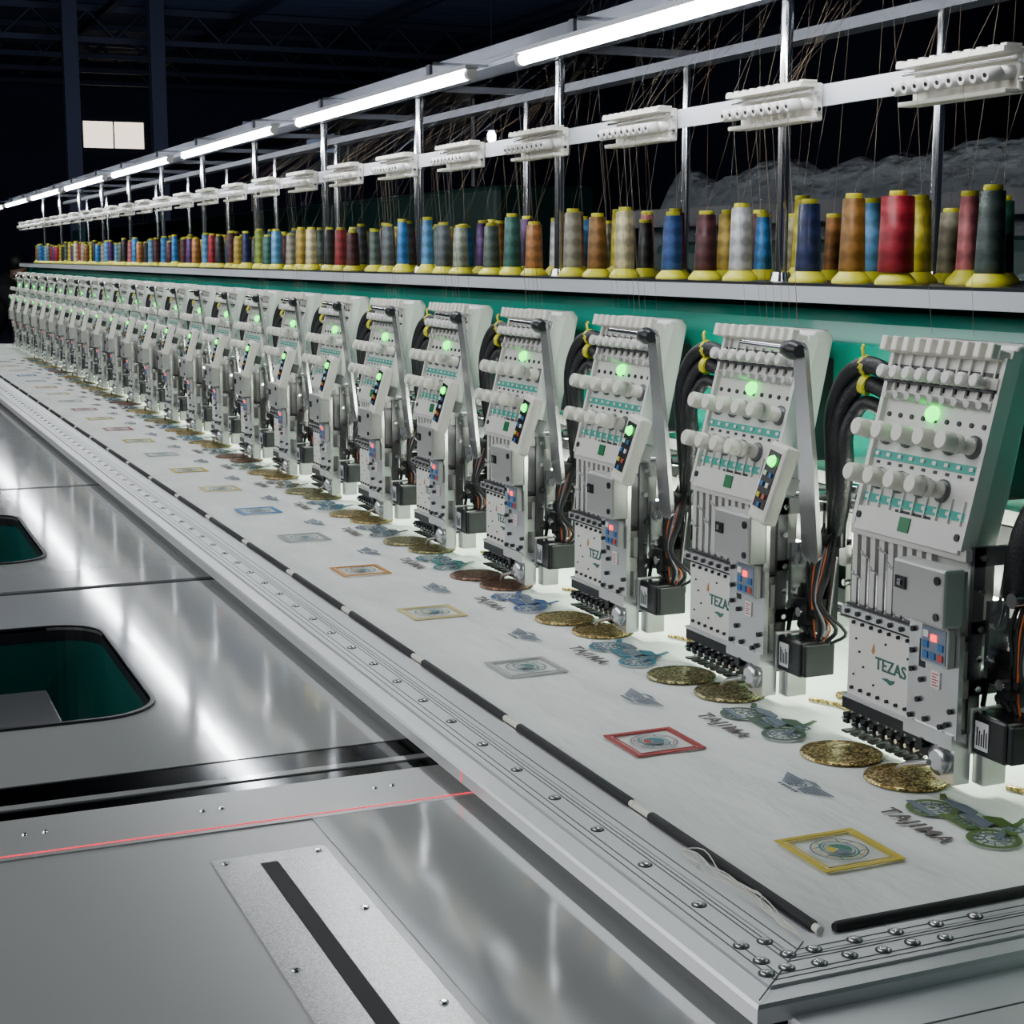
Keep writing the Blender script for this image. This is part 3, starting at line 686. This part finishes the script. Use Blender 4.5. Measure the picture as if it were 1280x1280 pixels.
def wing_mesh():
    b=MB(TC)
    for s in (-1,1):
        for k in range(7):
            y=.012-.0032*k; L=.042-.0035*k
            b.prism([(s*.007,y-.0009),(s*L,y-.0004),(s*(L+.003),y+.0012),(s*.007,y+.0009)],0,.0006)
    b.ring(0,.002,.004,.0068,.0006,20); b.disc(0,.002,.0022,.0006,10)
    for k in range(6): b.box(-.018+.006*k,-.0145+.006*k,-.0155,-.0115,0,.0006)
    b.prism([(-.018,.0155),(.018,.0155),(.0,.020)],0,.0006)
    return b.mesh('embroidered_wings',['gthread'])
wm=wing_mesh(); bikes=[bike_mesh(c) for c in bikecols]
tj=text_mesh('TAJIMA',.0275,frame((0,-1,0),(1,0,0),(0,0,1),(0,0,.0005)),'ltext',.0003,'embroidered_lettering',off=.014,sp=1.2)
def dmesh(m):
    b=MB(TC); b.prof((0,0,-.0004),(0,0,.0020),[(0,.0460),(.7,.0455),(1,.043)],40)
    for k in range(10):
        w=2*math.pi*k/10; b.ring(.026*math.cos(w),.026*math.sin(w),.006,.0085,.0026,12); 
    b.ring(0,0,.013,.016,.0026,28); b.ring(0,0,.038,.041,.0026,40)
    return b.mesh('gold_disc_motif',[m])
dm={m:dmesh(m) for m in ('gold','olive','bronze')}
dseq=['gold','olive','gold','bronze','olive','gold','olive','gold','bronze','gold']
sqc={}
def curl_mesh():
    b=MB()
    for (x,y,r_) in ((0,0,.022),(.035,-.035,.018),(.02,.045,.016),(-.02,-.040,.014),(.06,.02,.016)):
        pts=[(x+r_*(1-.09*i)*math.cos(i*.6),y+r_*(1-.09*i)*math.sin(i*.6),.001) for i in range(11)]; b.tube(pts,.003,5)
    b.tube([(-.03,.05,.001),(-.01,.01,.001),(.02,-.02,.001),(.03,-.06,.001)],.003,5)
    return b.mesh('gold_scroll_motif',['gold'])
cm=curl_mesh()
for j in range(22):
    y=1.193+S*j
    n,_=SQ[j%len(SQ)]
    if n not in sqc: sqc[n]=square_mesh(sqm[n],inner[len(sqc)%2])
    link('embroidered_square',sqc[n],cl,(.838,y,0))
    link('embroidered_wings',wm,cl,(.905,y+.17,0))
    link('embroidered_lettering',tj,cl,(.944,y+.026,0))
    link('embroidered_motorbike',bikes[j%len(bikes)],cl,(1.007,y+.012,0))
    d=dm[dseq[j%len(dseq)]]
    link('gold_disc_motif',d,cl,(1.010,y+.247,0)); link('gold_disc_motif',d,cl,(1.026,y+.149,0))
    link('gold_scroll_motif',cm,cl,(1.13,y+.03,0))

# ------------------------------------------------------------------ clamping frame
fr=empty('clamping_frame',(0,0,ZC)); tag(fr,'long aluminium embroidery frame with rows of screws around the cloth','frame')
prof=[(.600,-.016),(.600,-.003),(.602,.000),(.622,.0005),(.622,-.001),(.624,-.001),(.624,.003),(.668,.003),(.668,.001),(.670,.001),(.670,.003),(.690,.003),(.690,-.001),(.712,-.001),(.712,-.016)]
n=len(prof)
b=MB()
vs=[(x,.95+(x-.6)*.86,z) for x,z in prof]+[(x,10.75-(x-.6)*.86,z) for x,z in prof]
b.add(vs,[(i,(i+1)%n,n+(i+1)%n,n+i) for i in range(n)]+[tuple(range(n)),tuple(range(n,2*n))])
b.build('front_rail','alu',fr)
for nm,ya,sg in (('end_rail',.95,1),('end_rail',10.75,-1)):
    b=MB(); vs=[(x,ya+sg*(x-.6)*.86,z) for x,z in prof]+[(1.45,ya+sg*(x-.6)*.86,z) for x,z in prof]
    b.add(vs,[(i,(i+1)%n,n+(i+1)%n,n+i) for i in range(n)]+[tuple(range(n)),tuple(range(n,2*n))]); b.build(nm,'alu',fr)
MB().box(.615,.70,.97,10.72,-.030,-.016).build('slide_strip','black',fr)
MB().box(.63,1.45,.78,.955,-.028,-.0135).box(.63,1.45,.84,.8415,-.0135,-.013,1).box(.63,1.45,.90,.9015,-.0135,-.013,1).build('carrier_rail',['alu','alud'],fr)
b=MB()
for x in (.632,.640,.659,.664,.678): 
    y0=.95+(x-.6)*.86; b.box(x-.0006,x+.0006,y0,10.7,.0028,.0034)
for x in (.632,.640,.659,.664,.678): y=.95+(x-.6)*.86; b.box(x,1.45,y-.0005,y+.0005,.0028,.0034)
b.tube([(.603,.9526,.0034),(.69,1.0274,.0034)],.0006,4)
b.build('groove_line','alud',fr)
scr=MB().prof((0,0,.003),(0,0,.0058),[(0,.0052),(.4,.0052),(.8,.0042),(1,.0022)],12).prof((0,0,.0030),(0,0,.0036),[(0,.0068),(1,.0068)],14,1).mesh('screw',['steel','dark'])
for i in range(78): link('screw',scr,fr,(.650,1.125+.0985*i,0))
for i in range(7):
    link('screw',scr,fr,(.632+.02*i if i<2 else .66+.03*(i-2)+.02,.992 if i%2 else .989,0))
for (x,y) in ((.640,1.04),(.662,1.04),(.640,1.01),(.666,1.012),(.690,1.012),(.73,1.014),(.77,1.014),(.81,1.014),(.85,1.014)):
    link('screw',scr,fr,(x,y,0))
MB().box(.5995,.6,1.5540,1.5560,-.015,-.003).build('painted_laser_line','laser',fr)  # same laser light continued up the rail side as a glowing sliver
cp0=MB().prof((0,0,0),(0,.288,0),[(0,.004),(.01,.0052),(.99,.0052),(1,.004)],10).mesh('black_strip',['black'])
cp1=MB().cyl((0,-.008,0),(0,.32,0),.0038,n=10).mesh('white_core',['cream'])
i=0; y=1.05
while y<10.4:
    r=empty('cloth_clamp',(.716,y,ZC+.002)); tag(r,'black tube clamp holding the front cloth edge, %s from the near corner'%ordn(i+1),'clamp','black clamps along the front edge of the cloth')
    link('black_strip',cp0,r); link('white_core',cp1,r); y+=.329; i+=1
for q in range(2):
    r=empty('cloth_clamp',(.73+.33*q,1.043,ZC+.002),-math.pi/2)
    tag(r,['black tube clamp across the near end of the cloth, at the corner','black tube clamp across the near end of the cloth, under the nearest head'][q],'clamp','black clamps across the near end')
    link('black_strip',cp0,r)
b=MB()
random.seed(3)
P0=[(.694+.006*math.sin(i*1.7), 1.24-.030*i, .006) for i in range(8)]
for k in range(6):
    pts=[(x+random.uniform(-.010,.010), y+random.uniform(-.014,.014), z+random.uniform(0,.004)) for x,y,z in P0]
    pts[0]=P0[0]; pts[-1]=P0[-1]
    b.tube(catmull(pts,4),.0005,5)
tag(b.build('tangled_string','cream',loc=(0,0,ZC)),'tangled white string lying on the near frame corner','string')

# ------------------------------------------------------------------ person at the far end
pr=empty('person',(1.03,12.4,0)); pr.scale=(.93,.93,.93); tag(pr,'person in a dark jacket bending over the far end of the machine','person')
def skin(name,V,E,R,m,parent,root=0,sub=2):
    me=bpy.data.meshes.new(name); me.from_pydata(V,E,[]); o=link(name,me,parent)
    md=o.modifiers.new('Skin','SKIN'); md.use_smooth_shade=True
    for i,r_ in enumerate(R):
        me.skin_vertices[0].data[i].radius=(r_,r_)
        me.skin_vertices[0].data[i].use_root=(i==root)
    s2=o.modifiers.new('Sub','SUBSURF'); s2.levels=sub; s2.render_levels=sub
    me.materials.append(M[m]); return o
V=[(0,0,.88),(.06,-.01,1.05),(.15,-.03,1.22),(.22,-.04,1.31),(.26,-.05,1.345),(.30,-.055,1.40),(.315,-.06,1.46),
 (.17,.14,1.26),(.30,.20,1.08),(.42,.14,.92),(.17,-.22,1.24),(.30,-.27,1.07),(.42,-.2,.92),
 (-.02,.1,.84),(.0,.12,.47),(-.05,.12,.08),(.08,.13,.04),(-.02,-.1,.84),(.02,-.12,.47),(-.03,-.12,.08),(.10,-.13,.04),
 (.47,.12,.885),(.47,-.18,.885)]
E=[(0,1),(1,2),(2,3),(3,4),(4,5),(5,6),(3,7),(7,8),(8,9),(3,10),(10,11),(11,12),(0,13),(13,14),(14,15),(15,16),(0,17),(17,18),(18,19),(19,20),(9,21),(12,22)]
R=[.13,.125,.14,.10,.05,.075,.07,.065,.045,.03,.065,.045,.03,.085,.055,.04,.035,.085,.055,.04,.035,.032,.032]
skin('body',V,E,R,'skin',pr)
for s,hx in ((1,.12),(-1,-.18)):
    for f in range(5):
        dy=(-.028+.014*f); L=(.045,.07,.078,.072,.058)[f]
        base=(.48,hx+dy*.8,.885); 
        skin('finger',[base,(.48+L*.5,hx+dy*1.1,.892),(.48+L,hx+dy*1.25,.872)],[(0,1),(1,2)],[.009,.008,.007],'skin',pr,sub=1)
jV=V[:4]+[V[7],V[8],(.40,.15,.945),V[10],V[11],(.40,-.21,.945),(.25,-.045,1.33)]
skin('jacket',jV,[(0,1),(1,2),(2,3),(3,4),(4,5),(5,6),(3,7),(7,8),(8,9),(3,10)],[.155,.15,.165,.12,.085,.06,.045,.085,.06,.045,.07],'jacket',pr)
skin('trousers',[V[0],V[13],V[14],(-.045,.12,.12),V[17],V[18],(-.025,-.12,.12)],[(0,1),(1,2),(2,3),(0,4),(4,5),(5,6)],[.14,.1,.07,.06,.1,.07,.06],'trousers',pr)
MB().prof((.275,-.055,1.40),(.30,-.06,1.545),[(0,.05),(.2,.075),(.55,.085),(.8,.072),(1,.03)],20).build('hair','hair',pr)

# ------------------------------------------------------------------ lights
def area(name, loc, size, sy, power, col, rot=(0,0,0)):
    L=bpy.data.lights.new(name,'AREA'); L.shape='RECTANGLE'; L.size=size; L.size_y=sy; L.energy=power; L.color=col
    o=bpy.data.objects.new(name,L); C.objects.link(o); o.location=loc; o.rotation_euler=rot; return o
area('fill_light',(-2.6,4.0,3.0),2.2,8,170,(.95,.98,1),rot=(0,math.radians(-62),0))  # unseen fill added on the operator side to brighten table and beam
area('fill_light_far',(5,22,3.2),6,4,260,(.48,.58,.95),rot=(math.radians(115),0,0))  # unseen cool fill added to lift the far roof and trusses
w=bpy.data.worlds.new('world'); bpy.context.scene.world=w; w.use_nodes=True
w.node_tree.nodes['Background'].inputs[0].default_value=(.35,.45,.7,1); w.node_tree.nodes['Background'].inputs[1].default_value=.03

# ------------------------------------------------------------------ camera
cd=bpy.data.cameras.new('camera'); cam=bpy.data.objects.new('camera',cd); C.objects.link(cam)
cam.location=(0,0,ZC+.546); cam.rotation_euler=(math.radians(90-9.035),0,math.radians(-22.99))
cd.sensor_width=36; cd.lens=56.25; cd.clip_start=.02; cd.clip_end=200
bpy.context.scene.camera=cam
